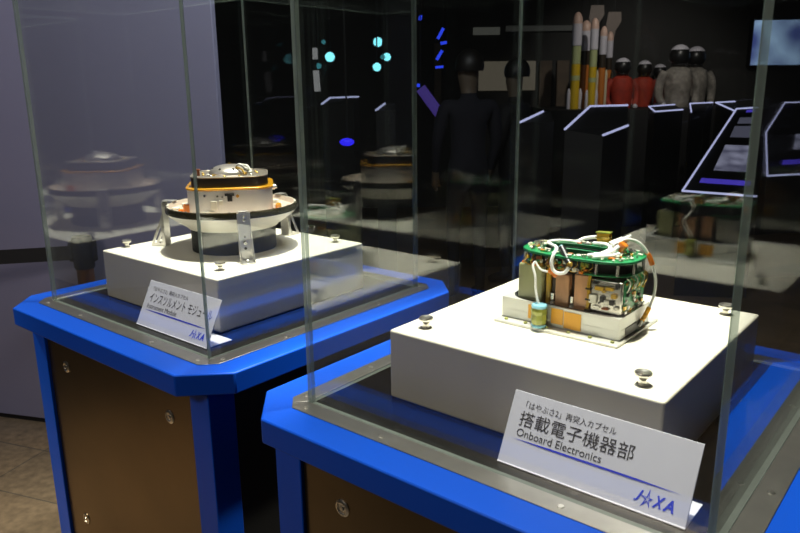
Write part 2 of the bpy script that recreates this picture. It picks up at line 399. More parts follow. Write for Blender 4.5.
bm = new(); prism(bm, rot2(rsq(.1045, .050, 6, .1125), rb), zz(.2987), zz(.3045)); obj('gold_gasket', bm, M['gold'], im, bevel=.0022, bseg=3)
bm = new(); prism(bm, rot2(rsq(.0895, .046, 6, .0985), rb), zz(.3047), zz(.3280)); obj('upper_drum', bm, M['drum'], im, bevel=.0015)
bm = new(); ring(bm, rot2(rsq(.0905, .047, 6, .0995), rb), rot2(rsq(.085, .043, 6, .094), rb), zz(.3281), zz(.3312)); prism(bm, rot2(rsq(.085, .043, 6, .094), rb), zz(.3281), zz(.3296)); obj('top_plate', bm, M['platem'], im, bevel=.0006)
dome_prof = [(.063, .3297), (.060, .3305)]+[(.0555*math.cos(t), .3310+.0240*math.sin(t)) for t in [PI/2*k/9 for k in range(10)]]
bm = new(); lathe(bm, [(max(r, 0) if r > 1e-5 else 0, zz(z)) for r, z in dome_prof], 64); dome = obj('dome', bm, M['silver'], im, smooth=True, angle=50)
for k in range(8):
    a = 2*PI*k/8-.45; bm = new(); p = Vector((.0455*math.cos(a), .0455*math.sin(a), zz(.3452))); n = Vector((math.cos(a), math.sin(a), .45)).normalized()
    cyl(bm, p-n*.002, p+n*.0010, .0032, 12); obj('dome_hole_plug', bm, M['chipb'], dome)  # black plugs stand in for the dark inside the holes
bm = new(); cyl(bm, (0, 0, zz(.3552)), (0, 0, zz(.359)), .003, 12); obj('dome_pin', bm, M['chipg'], dome)
for k in range(12):
    a = 2*PI*k/12+.2; bm = new(); lathe(bm, [(.0035, zz(.3298)), (.0035, zz(.3318)), (.002, zz(.333)), (0, zz(.333))], 10, (.072*math.cos(a), .072*math.sin(a))); obj('plate_screw', bm, M['chipg'] if k % 3 else M['chips'], im, smooth=True)
vr = Vector((.77, .637, 0)); vf = Vector((.637, -.77, 0))       # right and front as the visitor stands
def V(r, f, z): p = vr*r+vf*f; return (p.x, p.y, zz(z))
bm = new(); cyl(bm, V(-.072, .045, .330), V(-.072, .045, .344), .0038, 12); cyl(bm, V(-.072, .045, .344), V(-.072, .045, .347), .005, 12); obj('locating_pin', bm, M['chipr'], im, smooth=True)
for pts, m in (([V(.022, .02, .352), V(.034, .03, .357), V(.046, .02, .346), V(.058, .0, .336)], 'white'), ([V(.03, .0, .353), V(.05, .012, .351), V(.062, .02, .334)], 'chipw'), ([V(.024, .034, .350), V(.040, .040, .345), V(.05, .05, .334)], 'chipg')):
    bm = new(); tube(bm, pts, .0026); obj('wire', bm, M[m], im, smooth=True)
for k, (r, f) in enumerate(((.036, .028), (.048, .036), (.058, .022), (-.03, .055), (-.045, .05))):
    bm = new(); box(bm, (-.005, -.004, 0), (.005, .004, .007 if k < 3 else .003), .001); obj('connector', bm, M['chipg' if k % 2 else 'chipw'], im, matrix=Matrix.Translation(V(r, f, .331)) @ Matrix.Rotation(k*.7, 4, 'Z'))
# fittings on the faceted body: black T mark, amber dot, bolt, white housings
fn = Vector((math.cos(rb), math.sin(rb), 0)); ft = Vector((-fn.y, fn.x, 0))
def onface(s, z, d=0.): p = fn*(.101+d)+ft*s; return Matrix.Translation((p.x, p.y, zz(z))) @ Matrix.Rotation(rb, 4, 'Z')
bm = new(); box(bm, (.0, -.012, .004), (.003, .012, .0105)); box(bm, (.0, -.0055, -.010), (.003, .0065, .0042)); obj('black_socket', bm, M['chipb'], im, matrix=onface(.0, .280))
bm = new(); mx = onface(.020, .283) @ Matrix.Rotation(PI/2, 4, 'Y'); lathe(bm, [(0, 0), (.0042, 0), (.0042, .0012), (0, .0012)], 16, mx=mx); obj('amber_dot', bm, M['tape'], im)
for s, z, sx, sz in ((-.040, .262, .016, .022), (-.022, .268, .010, .012), (-.055, .240, .03, .012)):
    bm = new(); box(bm, (0, -sx/2, -sz/2), (.006, sx/2, sz/2), .0012); obj('white_housing', bm, M['chipw'], im, matrix=onface(s, z, .0004))
for s, z in ((-.018, .281), (-.030, .284), (-.062, .286)):
    bm = new(); mx = onface(s, z) @ Matrix.Rotation(PI/2, 4, 'Y'); lathe(bm, [(0, 0), (.003, 0), (.0028, .0025), (0, .0028)], 12, mx=mx); obj('body_screw', bm, M['chips'], im)
bm = new(); cyl(bm, V(.112, .02, .295), V(.121, .018, .295), .007, 14); cyl(bm, V(.121, .018, .295), V(.126, .017, .296), .0045, 14); obj('side_bolt', bm, M['chips'], im, smooth=True)
# things lying in the dish
for (r, f, z, sz, m, ang) in ((-.094, .082, .245, (.026, .020, .034), 'orange', .9), (-.118, .07, .238, (.014, .016, .016), 'orange', 1.1), (.131, .035, .244, (.016, .018, .020), 'gold', .9), (.126, .052, .236, (.014, .014, .014), 'orange', .2),
                              (-.142, .035, .241, (.018, .014, .009), 'chipw', .3), (-.120, .085, .233, (.022, .014, .008), 'gold', .1), (-.13, -.02, .243, (.022, .016, .010), 'chipw', .8), (-.045, .136, .232, (.03, .012, .012), 'chipw', .6), (-.075, .118, .234, (.02, .012, .014), 'chipw', .7), (-.125, -.045, .247, (.012, .012, .01), 'chipb', .2),
                              (.128, .01, .238, (.02, .012, .009), 'chipw', .3), (.1, -.09, .24, (.02, .012, .012), 'chipw', .3)):
    bm = new(); box(bm, tuple(-q/2 for q in sz), tuple(q/2 for q in sz), min(sz)*.22); obj('kapton_wrapped_fitting' if m in ('orange', 'gold') else 'small_fitting', bm, M[m], im, matrix=Matrix.Translation(V(r, f, z)) @ Matrix.Rotation(ang, 4, 'Z'))
for k in range(18):
    a = 2*PI*k/18; bm = new(); lathe(bm, [(.0028, zz(.2512)), (.0026, zz(.2528)), (0, zz(.2530))], 10, (.1685*math.cos(a), .1685*math.sin(a))); obj('rim_screw', bm, M['chips'], im, smooth=True)
# three clamping brackets round the dish
def bracket(ang, dr=0.):
    a = math.radians(ang); mxb = Matrix.Rotation(a, 4, 'Z') @ Matrix.Translation((dr, 0, 0)); w = .0165
    bm = new(); box(bm, (.1745, -w, .0005), (.1775, w, zz(.2515)))
    b = obj('bracket', bm, M['alu'], im, matrix=mxb, bevel=.0006)
    bm = new(); box(bm, (.163-dr, -w*.75, zz(.2535)), (.1775, w*.75, zz(.2555))); obj('bracket_clamp', bm, M['alu'], b, bevel=.0005)
    bm = new(); box(bm, (.1776, -w, .0005), (.217, w, .0028)); obj('bracket_foot', bm, M['alu'], b, bevel=.0005)
    for sy in (-1, 1):                                   # triangular gusset with a slot
        y0, y1 = (w-.002, w) if sy > 0 else (-w, -w+.002)
        out = [(.1776, .0029), (.217, .0029), (.1776, .090)]; inn = [(.1836, .0085), (.2070, .0085), (.1836, .0620)]
        bm = new()
        va = [[bm.verts.new((x, y, z)) for x, z in q] for y in (y0, y1) for q in (out, inn)]
        for i in range(3):
            j = (i+1) % 3
            bm.faces.new((va[0][i], va[0][j], va[1][j], va[1][i])); bm.faces.new((va[2][j], va[2][i], va[3][i], va[3][j]))
            bm.faces.new((va[0][j], va[0][i], va[2][i], va[2][j])); bm.faces.new((va[1][i], va[1][j], va[3][j], va[3][i]))
        obj('bracket_gusset', bm, M['alu'], b)
    for z, r in ((.113, .004), (.104, .0035), (.062, .003), (.047, .005), (.032, .0035)):
        bm = new(); mx = Matrix.Translation((.1776, 0, z)) @ Matrix.Rotation(PI/2, 4, 'Y'); lathe(bm, [(r, 0), (r, .0022), (r*.5, .003), (0, .002)], 14, mx=mx)
        obj('bracket_screw', bm, M['chips'] if r > .0036 or z > .1 else M['chipb'], b, smooth=True)
    bm = new(); lathe(bm, [(.0055, .0029), (.0055, .006), (.0035, .0075), (0, .006)], 14, (.196, 0)); obj('bracket_screw', bm, M['chips'], b, smooth=True)
for a, dr in ((-29, .003), (91, .010), (211, .019)): bracket(a, dr)

# ------------------------------------------------------------------ electronics unit
E0 = Vector((P2.x, P2.y, Z0))
eu = thing('electronics_unit', 'green circuit-board electronics stack with white cables on an aluminium block', 'electronics', (P2.x, P2.y, Z0+HB))
bm = new(); box(bm, (-.128, -.088, .0003), (.109, .095, .0052)); obj('flange', bm, M['plate'], eu, bevel=.0008)
# base block: a wall round a recessed tray, with a black slab standing for the shaded notch at lower right
def eo(name, bm, m, **k): return obj(name, bm, M[m], eu, **k)
bm = new()
ring(bm, rsq(.1145, .004, 4, .0655), rsq(.1085, .042, 4, .0605), .022, .0435)
prism(bm, rsq(.1145, .004, 4, .0655), .0205, .0222)
ring(bm, rsq(.1145, .004, 4, .0655), rsq(.1045, .004, 4, .0555), .0054, .0222)
blk = eo('base_block', bm, 'plate', bevel=.0006); blk.location = (-.0125, .0015, 0)
bm = new(); box(bm, (.1005, -.040, .0055), (.1032, .045, .021)); eo('notch_shade_slab', bm, 'chipb')
bm = new(); ring(bm, rsq(.1082, .0418, 4, .0602), rsq(.1058, .040, 4, .0575), .0223, .0438); o = eo('tray_liner', bm, 'tray'); o.location = (-.0125, .0015, 0)
bm = new(); prism(bm, rsq(.1056, .040, 4, .0573), .0223, .0250); o = eo('tray_floor', bm, 'tray'); o.location = (-.0125, .0015, 0)
for x in (-.108, -.068, -.026, .016, .056, .096):
    bm = new(); lathe(bm, [(.0034, .0053), (.0034, .0075), (.0022, .0085), (0, .008)], 12, (x, -.077)); eo('flange_screw', bm, 'olive', smooth=True)
bm = new(); box(bm, (-.088, -.038, .0251), (.088, .040, .1105)); eo('core', bm, 'core', bevel=.002)
bm = new(); box(bm, (-.101, -.0505, .028), (-.052, .045, .1085)); eo('potting_block', bm, 'pot', bevel=.003, bseg=3)
for x0, x1, m, y, z1 in ((-.048, -.0385, 'yellow', -.044, .104), (-.0265, .000, 'brown', -.0495, .100), (.0095, .036, 'brown', -.0495, .104), (-.037, -.028, 'core', -.041, .10)):
    bm = new(); box(bm, (x0, y, .028), (x1, -.036, z1)); eo('resin_block', bm, m, bevel=.002, bseg=3)
for x0, x1, m, y1, z1 in ((-.101, -.060, 'pot', .0505, .1085), (-.052, -.040, 'brown', .046, .104), (-.030, -.004, 'brown', .0495, .100), (.006, .034, 'brown', .0495, .104)):
    bm = new(); box(bm, (x0, .0405 if m != 'pot' else .0452, .028), (x1, y1, z1)); eo('resin_block', bm, m, bevel=.002, bseg=3)
for x0, x1 in ((-.045, -.012), (.012, .045)):
    bm = new(); box(bm, (x0, .0673, .010), (x1, .0681, .038)); eo('amber_tape', bm, 'tape')
for x, z in ((-.0325, .050), (-.0325, .034), (.0048, .050), (.0048, .034)):
    bm = new(); cyl(bm, (x, -.0455, z), (x, -.0455, z+.012), .0042, 14); eo('capacitor', bm, 'chipw' if z < .04 else 'chips', smooth=True)
bm = new(); box(bm, (.041, -.0505, .044), (.0965, .046, .1015)); sb = eo('shield_box', bm, 'chips', bevel=.002)
bm = new(); box(bm, (.0967, -.042, .050), (.0979, .042, .104)); eo('side_board', bm, 'pcb')
bm = new(); box(bm, (.041, -.0500, .026), (.0935, .046, .0435)); eo('lower_tray_frame', bm, 'tray', bevel=.001)
# boards
top_o = sell(.1065, .062, 3.0, 72); hole = sell(.066, .041, 2.4, 72, -.008, .002)
bm = new(); ring(bm, top_o, hole, .1315, .1345); eo('upper_board', bm, 'pcb')
bm = new(); ring(bm, sell(.1075, .063, 3.0, 72), sell(.1050, .0605, 3.0, 72), .1308, .1350); eo('upper_board_edge', bm, 'pcb2', bevel=.0006)
bm = new(); ring(bm, sell(.067, .042, 2.4, 72, -.008, .002), sell(.0645, .0390, 2.4, 72, -.008, .002), .1302, .1362); eo('inner_board_edge', bm, 'pcb2', bevel=.0006)
bm = new(); ring(bm, sell(.055, .028, 2.4, 72, -.008, .002), sell(.046, .021, 2.4, 72, -.008, .002), .1210, .1300); eo('inner_ring', bm, 'pcb2', bevel=.0006)
bm = new()
half = [(max(x, .035), y) for x, y in sell(.105, .0605, 3.0, 72)]
half2 = [(max(x, .036), y*.8) for x, y in sell(.080, .045, 3.0, 72)]
prism(bm, [(.03, -.058)]+[p for p in sell(.1045, .061, 3.0, 72)[54:]+sell(.1045, .061, 3.0, 72)[:19] if p[0] > .03]+[(.03, .058)], .1085, .1110); eo('lower_board', bm, 'pcb2', bevel=.0005)
bm = new(); prism(bm, sell(.094, .050, 3.0, 48), .1106, .1210); eo('dark_gap_infill', bm, 'chipb')  # black infill standing for the shaded gap between the boards
bm = new(); ring(bm, sell(.094, .050, 3.0, 48), sell(.066, .036, 2.5, 48), .1210, .1300); eo('dark_gap_infill', bm, 'chipb')
for x, y in ((-.088, -.050), (.052, -.057), (.086, -.0495), (.1015, -.02), (.1025, .02), (-.1, -.02), (.0, .056), (.075, .053)):
    bm = new(); cyl(bm, (x, y, .1111), (x, y, .1299), .0027, 12); eo('standoff', bm, 'chips', smooth=True)
# top clutter
random.seed(3)
def inring(x, y): return (abs(x)/.100)**3+(abs(y)/.056)**3 < 1 and (abs(x+.008)/.069)**2.4+(abs(y-.002)/.044)**2.4 > 1
n = 0
while n < 88:
    x, y = random.uniform(-.1, .1), random.uniform(-.056, .056)
    if not inring(x, y): continue
    n += 1
    s = random.choice(((.004, .003, .003), (.006, .004, .003), (.009, .006, .004), (.005, .004, .007), (.012, .007, .003), (.003, .003, .004)))
    m = random.choice(('chipw', 'chipb', 'chips', 'chipg', 'chipr', 'chipw', 'chipw', 'chipw', 'olive'))
    bm = new(); box(bm, (-s[0]/2, -s[1]/2, 0), (s[0]/2, s[1]/2, s[2]), min(s)*.15, 1)
    obj('board_component', bm, M[m], eu, matrix=Matrix.Translation((x, y, .1346)) @ Matrix.Rotation(random.choice((0, PI/2, .4, 2.1)), 4, 'Z'))
n = 0
while n < 60:
    x, y = random.uniform(-.102, .102), random.uniform(-.058, .058)
    if not inring(x, y): continue
    n += 1; l = random.uniform(.004, .010)
    bm = new(); cyl(bm, (-l/2, 0, .0015), (l/2, 0, .0015), random.uniform(.0010, .0018), 8)
    obj('board_resistor', bm, M[random.choice(('chipw', 'white', 'chips', 'chipg', 'orange', 'chipw'))], eu, matrix=Matrix.Translation((x, y, .1348+random.uniform(0, .003))) @ Matrix.Rotation(random.uniform(0, 3), 4, 'Z'))
for x, y, r, h in ((-.082, -.018, .0055, .011), (-.070, -.022, .0045, .012), (-.090, .012, .005, .007), (.082, .025, .005, .006), (.088, -.012, .0045, .005)):
    bm = new(); cyl(bm, (x, y, .1346), (x, y, .1346+h), r, 16); eo('metal_can', bm, 'chips', smooth=True)
# yellow looms under the board
for x in (-.085, -.072, -.058, -.042, -.03, -.016, -.002, .012, .026, .040):
    bm = new(); j = random.uniform(-.003, .003); tube(bm, [(x, -.047, .128), (x+.004+j, -.0555, .121), (x-.003, -.0535, .114), (x+.006+j, -.051, .108), (x+.010, -.046, .106)], .0008, 6, 4); eo('yellow_wire', bm, 'yellow', smooth=True)
for q in range(46):
    x = random.uniform(-.094, .034); z = random.uniform(.108, .127); w_, h_ = random.uniform(.003, .009), random.uniform(.003, .008)
    y = -.0505+.004*max(0, abs(x)-.07)/.03*2.2
    bm = new(); box(bm, (x-w_/2, y-.0028, z-h_/2), (x+w_/2, y+.0015, z+h_/2), .0006, 1); eo('edge_component', bm, random.choice(('chipg', 'olive', 'yellow', 'chipr', 'chipw', 'chips', 'pcb', 'orange')))
for dx in (0, .003):
    bm = new(); tube(bm, [(.038+dx, -.052, .108), (.0365+dx, -.053, .09), (.0375+dx, -.0535, .065), (.036+dx, -.053, .045), (.04+dx, -.0535, .034), (.052+dx, -.054, .0315), (.075, -.0545, .034), (.09, -.054, .031)], .0014, 6, 4); eo('yellow_wire', bm, 'yellow', smooth=True)
for z in (.045, .064, .083):
    bm = new(); box(bm, (.033, -.0555, z-.0015), (.043, -.051, z+.0015), .0005, 1); eo('cable_tie', bm, 'chipb')
# front clutter on the shield box and side board
random.seed(11)
for x, z, sx, sz, m in ((.049, .058, .014, .016, 'chipw'), (.060, .078, .016, .007, 'yellow'), (.068, .074, .006, .006, 'chipg'), (.078, .080, .014, .006, 'yellow'), (.066, .060, .008, .010, 'chipb'), (.074, .055, .009, .009, 'chipw'), (.086, .068, .010, .008, 'chipg'), (.083, .056, .008, .008, 'chipb'),
                        (.091, .048, .008, .006, 'chipw'), (.056, .045, .012, .005, 'chips'), (.072, .044, .012, .004, 'chipr'), (.091, .086, .006, .010, 'chipb'), (.052, .087, .010, .005, 'chipb'), (.061, .053, .003, .003, 'chipb')):
    z += .009; x -= .0025; bm = new(); box(bm, (x-sx/2, -.055, z-sz/2), (x+sx/2, -.0506, z+sz/2), .001, 1); eo('front_component', bm, m)
for k in range(34):
    y, z = random.uniform(-.042, .040), random.uniform(.046, .100); s = random.uniform(.003, .009); m = random.choice(('chipw', 'chipb', 'chipr', 'chipg', 'chips', 'yellow'))
    bm = new(); box(bm, (.0980, y-s/2, z-s*.4), (.0980+random.uniform(.002, .005), y+s/2, z+s*.4), .0006, 1); eo('side_component', bm, m)
for k in range(6):
    y = -.038+.015*k; bm = new(); tube(bm, [(.0985, y, .107), (.1035, y+.004, .100), (.1035, y-.002, .090), (.0985, y+.003, .082)], .0012, 6, 4); eo('yellow_wire', bm, 'chipg' if k % 2 else 'chipw', smooth=True)
# white cables
def cable(pts, r=.0028, name='white_cable'): bm = new(); tube(bm, pts, r, 10, 8); return eo(name, bm, 'white', smooth=True)
cable([(-.062, -.060, .118), (-.063, -.066, .110), (-.055, -.071, .094), (-.051, -.0755, .074), (-.046, -.0785, .058), (-.042, -.0795, .0475)], .0022)
cable([(-.062, -.060, .118), (-.050, -.064, .107), (-.036, -.065, .1045), (-.024, -.062, .107)], .0018)
cable([(-.030, .050, .1365), (-.048, .046, .138), (-.062, .038, .1385), (-.071, .026, .1390), (-.0735, .008, .139), (-.058, -.006, .1385), (-.044, -.020, .140), (-.034, -.036, .139), (-.0265, -.058, .137), (-.0265, -.067, .124), (-.022, -.068, .110), (-.012, -.068, .1055), (.0, -.068, .109), (.007, -.067, .119)], .0032)
cyp0, cyp1 = Vector((-.022, -.040, .1445)), Vector((.006, -.064, .124)); d_ = (cyp1-cyp0).normalized()
bm = new(); cyl(bm, cyp0, cyp1, .0062, 20); con = eo('barrel_connector', bm, 'chipb', smooth=True)
bm = new(); cyl(bm, cyp0-d_*.003, cyp0-d_*.0001, .0045, 16); obj('connector_tip', bm, M['cyan'], con, smooth=True)
bm = new(); cyl(bm, cyp1+d_*.0001, cyp1+d_*.002, .0055, 16); obj('connector_collar', bm, M['chipg'], con, smooth=True)
for p_, s in (((-.028, -.064, .106), .010), ((-.021, -.063, .100), .008)):
    bm = new(); box(bm, (-s/2, -s/3, -s/2), (s/2, s/3, s/2), s*.25); obj('kapton_knot', bm, M['orange'], eu, matrix=Matrix.Translation(p_) @ Matrix.Rotation(.5, 4, 'Y'))
cable([(-.020, .056, .138), (-.010, .066, .128), (-.016, .072, .112), (-.028, .074, .096), (-.022, .075, .078), (-.010, .075, .062), (-.006, .074, .050)], .0026)
bm = new(); lathe(bm, [(0, .0495), (.011, .0495), (.0125, .040), (.0115, .022), (.0125, .012), (0, .012)], 9, (-.005, .081)); eo('wrapped_plug', bm, 'olive')
# wrapped plug hanging in front of the block
bm = new(); lathe(bm, [(0, .0475), (.0125, .0475), (.0140, .0450), (.0135, .0415), (0, .0415)], 20, (-.040, -.0795)); eo('plug_cap', bm, 'cyan', smooth=True)
bm = new(); lathe(bm, [(0, .0413), (.0132, .0413), (.0150, .036), (.0136, .029), (.0146, .020), (.0128, .0118), (0, .0118)], 9, (-.040, -.0795)); eo('wrapped_plug', bm, 'olive')
bm = new(); lathe(bm, [(0, .0116), (.0128, .0116), (.0138, .0090), (.0115, .0056), (0, .0054)], 20, (-.040, -.0795)); eo('plug_foot', bm, 'cyan', smooth=True)
for x0, x1, z0, z1 in ((-.070, -.055, .012, .038), (.0005, .033, .008, .038), (-.024, -.001, .012, .040)):
    bm = new(); box(bm, (x0, -.0652, z0), (x1, -.0644, z1)); eo('amber_tape', bm, 'tape')
# cable bundle at the right end
cable([(-.004, .050, .139), (.02, .046, .141), (.036, .030, .142), (.045, .010, .1415), (.047, -.012, .141), (.045, -.030, .140)], .0036)
cable([(.03, -.046, .138), (.045, -.040, .1415), (.055, -.030, .142), (.060, -.012, .145), (.062, .006, .150), (.064, .014, .156), (.070, .020, .158)], .0042)
cable([(.040, -.050, .1375), (.056, -.044, .140), (.066, -.030, .140), (.070, -.010, .140)], .0038)
cable([(.034, -.040, .139), (.048, -.025, .141), (.052, -.005, .141), (.050, .02, .140)], .003)
cable([(.060, .004, .155), (.070, .018, .161), (.084, .028, .158), (.095, .036, .147), (.102, .043, .132), (.110, .047, .110), (.115, .049, .090), (.1155, .048, .066), (.111, .042, .042), (.107, .030, .026), (.1055, .014, .0125)], .0026)
cable([(.056, -.004, .153), (.064, .016, .161), (.073, .030, .166)], .0026)
cable([(.048, .0, .154), (.056, .010, .158), (.062, .020, .161)], .0036)
bm = new(); box(bm, (-.008, -.007, -.008), (.008, .007, .008), .003); obj('orange_wrap', bm, M['orange'], eu, matrix=Matrix.Translation((.0665, .010, .149)) @ Matrix.Rotation(.6, 4, 'Y'))
bm = new(); box(bm, (-.005, -.006, -.005), (.005, .006, .005), .002); obj('orange_wrap', bm, M['orange'], eu, matrix=Matrix.Translation((.056, .014, .153)))
bm = new(); tube(bm, [(.100, .041, .136), (.1035, .044, .129), (.1080, .0465, .116)], .0046, 12, 5); eo('orange_sleeve', bm, 'orange', smooth=True)
bm = new(); tube(bm, [(.1105, .041, .040), (.1085, .034, .030), (.1065, .022, .020)], .0040, 12, 5); eo('orange_sleeve', bm, 'tape', smooth=True)
# gold plug rising behind the board
cable([(-.034, .052, .139), (-.028, .062, .143), (-.014, .070, .146), (-.004, .073, .147)], .0034)
bm = new(); box(bm, (-.012, -.006, -.008), (.012, .006, .008), .001); g_ = obj('gold_plug', bm, M['gold'], eu, matrix=Matrix.Translation((.005, .075, .147)) @ Matrix.Rotation(-.05, 4, 'Y'))
bm = new(); box(bm, (-.014, -.007, .0082), (.014, .007, .0105), .0005); obj('plug_flange', bm, M['olive'], g_)
bm = new(); box(bm, (-.014, -.007, -.001), (.014, .007, .002), .0005); obj('plug_flange', bm, M['chipg'], g_)

# ------------------------------------------------------------------ belt barrier behind the left case
def make_post(loc):
    t = thing('barrier_post', None, 'barrier', loc)
    bm = new(); lathe(bm, [(0, 0), (.17, 0), (.17, .012), (.06, .028), (.03, .034), (0, .034)], 48); obj('base', bm, M['black'], t, smooth=True)
    bm = new(); lathe(bm, [(0, .034), (.034, .034), (.034, .779), (0, .779)], 32); obj('pole', bm, M['post'], t, smooth=True)
    bm = new(); lathe(bm, [(0, .78), (.038, .78), (.041, .79), (.041, .905), (.037, .915), (0, .915)], 32); box(bm, (-.054, -.014, .81), (-.039, .014, .895), .003); box(bm, (.039, -.014, .81), (.054, .014, .895), .003); obj('belt_head', bm, M['black'], t, smooth=True)
    return t
pp = W(2.9, -1.312, 0); qq = W(2.72, -2.9, 0)
bp1 = make_post(pp); bp2 = copy_tree(bp1); bp2.location = qq
bp1['label'] = 'dark bronze belt post standing behind the left pedestal'; bp2['label'] = 'belt barrier post at the outer end of the black belt'
dv = qq-pp; bp1.rotation_euler = (0, 0, math.atan2(dv.y, dv.x)); bp2.rotation_euler = (0, 0, math.atan2(dv.y, dv.x))
bm = new(); nseg = 16; Lb = dv.length-.056*2
for s in (0,):
    r0 = []
    for k in range(nseg+1):
        x = .056+Lb*k/nseg; sag = -.046-.012*(1-(2*k/nseg-1)**2)
        r0.append([bm.verts.new((x, y, .862+sag+z)) for y, z in ((-.001, 0), (.001, 0), (.001, .060), (-.001, .060))])
    for A, B in zip(r0, r0[1:]):
        for k in range(4): bm.faces.new((A[k], A[(k+1) % 4], B[(k+1) % 4], B[k]))
    bm.faces.new(r0[0]); bm.faces.new(r0[-1][::-1])
obj('belt', bm, M['belt'], bp1)

# ------------------------------------------------------------------ background of the hall: partly reflections in the panes, built as solid objects
def far(p, k): return (p[0]*k, p[1]*k, 1.504+(p[2]-1.504)*k)
LINE = emit('kiosk_light_line', (.60, .62, 1.0), .85); VIO = emit('violet_line', (.12, .08, .9), .5)
def pic(name, c1, c2, s, scale):
    m = mat(name, (.01, .01, .01), .3); nt = m.node_tree; b = nt.nodes['Principled BSDF']
    tc = nt.nodes.new('ShaderNodeTexCoord'); n = nt.nodes.new('ShaderNodeTexVoronoi'); n.inputs['Scale'].default_value = scale
    nz = nt.nodes.new('ShaderNodeTexNoise'); nz.inputs['Scale'].default_value = scale*.6; nt.links.new(tc.outputs['Object'], nz.inputs['Vector'])
    nt.links.new(tc.outputs['Object'], n.inputs['Vector']); mxn = nt.nodes.new('ShaderNodeMath'); mxn.operation = 'MULTIPLY'
    nt.links.new(n.outputs['Distance'], mxn.inputs[0]); nt.links.new(nz.outputs['Fac'], mxn.inputs[1])
    r = nt.nodes.new('ShaderNodeValToRGB'); r.color_ramp.elements[0].position = .1; r.color_ramp.elements[1].position = .4
    r.color_ramp.elements[0].color = (*c2, 1); r.color_ramp.elements[1].color = (*c1, 1)
    nt.links.new(mxn.outputs[0], r.inputs['Fac']); nt.links.new(r.outputs['Color'], b.inputs['Emission Color']); b.inputs['Emission Strength'].default_value = s
    return m
PICM = pic('grey_picture', (.10, .10, .16), (.30, .30, .42), .75, 9); PICD = emit('dim_grey_picture', (.13, .13, .19), .5)
def kiosk(pts, edges, label, pics=(), lw=.015, group='lit display tables across the hall'):
    """pts: corners (a,b,z) of the sloping top; edges: indices of lit sides; pics: (u0,u1,v0,v1,material) on the top"""
    c0 = W(*pts[0]); t = thing('display_table', label, 'display table', (c0.x, c0.y, 0), group=group); inv = Vector((c0.x, c0.y, 0))
    P = [W(*p)-inv for p in pts]; bm = new()
    a = [bm.verts.new((p.x, p.y, 0)) for p in P]; b = [bm.verts.new(p) for p in P]; n = len(P)
    bm.faces.new(a[::-1]); bm.faces.new(b)
    for i in range(n): bm.faces.new((a[i], a[(i+1) % n], b[(i+1) % n], b[i]))
    obj('table_body', bm, M['black'], t)
    for i in edges:
        p, q = P[i], P[(i+1) % n]; bm = new(); up = Vector((0, 0, .004))
        cyl(bm, p+up, q+up, lw/2, 8); obj('light_strip', bm, LINE, t)
    if pics:
        bl, br, tr, tl = P[:4]
        for u0, u1, v0, v1, m in pics:
            f = lambda u, v: (bl*(1-u)+br*u)*(1-v)+(tl*(1-u)+tr*u)*v
            q = [f(u0, v0), f(u1, v0), f(u1, v1), f(u0, v1)]; nrm = (q[1]-q[0]).cross(q[3]-q[0]).normalized(); nrm *= 1 if nrm.z > 0 else -1
            bm = new(); lo = [bm.verts.new(x+nrm*.002) for x in q]; hi = [bm.verts.new(x+nrm*.007) for x in q]
            bm.faces.new(lo[::-1]); bm.faces.new(hi)
            for k in range(4): bm.faces.new((lo[k], lo[(k+1) % 4], hi[(k+1) % 4], hi[k]))
            obj('backlit_picture', bm, m, t)
    return t
kiosk([(5, 1.985, .76), (4.9, 2.462, .73), (6.6, 3.236, 1.269), (6.6, 3.044, 1.259)], (0, 2, 3), 'long sloping display table with bright outline right of the electronics unit',
      ((.28, .85, .22, .50, PICM), (.30, .80, .60, .74, PICD), (.34, .84, .78, .86, PICD), (.16, .9, .09, .13, VIO), (.5, .9, .94, .97, VIO)))
kiosk([(5.45, 2.80, .80), (5.5, 3.304, .814), (7, 4.113, 1.303), (7, 3.685, 1.298), (6.3, 3.182, 1.067)], (0, 2, 3, 4), 'sloping display table with bright outline at the right edge of the photo',
      ((.35, .95, .30, .5, PICM), (.5, .95, .62, .78, PICD), (.2, .95, .12, .17, VIO)), group='lit display tables across the hall')
kiosk([(4.5, 1.265, 1.185), (4.7, 1.479, 1.232), (5.3, 1.658, 1.34), (5.3, 1.384, 1.336), (4.6, 1.051, 1.218)], (0, 2, 3), 'dark display table with broken light outline below the rocket models', lw=.016)
kiosk([far(q, 1.31) for q in [(5.2, 1.821, 1.299), (5.3, 2.058, 1.307), (5.5, 2.072, 1.337), (5.4, 1.844, 1.328)]], (0, 2, 3), 'small lit display table in front of the dark spacesuit', lw=.014)
kiosk([far(q, 1.31) for q in [(5.15, 2.06, 1.296), (5.25, 2.2, 1.30), (5.5, 2.356, 1.348), (5.5, 2.184, 1.343)]], (2, 3), 'small lit display table in front of the white spacesuits', lw=.014)
kiosk([far(q, 1.31) for q in [(5.1, 2.35, 1.297), (5.2, 2.495, 1.305), (5.6, 2.566, 1.351), (5.5, 2.378, 1.348)]], (0, 2, 3), 'small lit display table below the wall screen', lw=.016)
kiosk([(4.8, -.497, 1.386), (4.95, -.3, 1.386), (5.1, -.27, 1.424), (5.1, -.471, 1.419)], (2, 3), 'lit display table seen behind the left edge of the near case', lw=.014)
kiosk([(4.6, .765, 1.264), (4.7, 1.0, 1.264), (5.05, 1.05, 1.315), (5.0, .987, 1.315)], (3,), 'lit display table just left of the rocket models', lw=.016)
kiosk([(4.7, -.143, 1.345), (4.7, -.02, 1.345), (4.85, -.02, 1.385), (4.8, -.086, 1.385)], (3,), 'low lit display table between the two far glass edges', lw=.014)

KB = 1.32; ZB = 1.504-(1.504-1.298)*KB
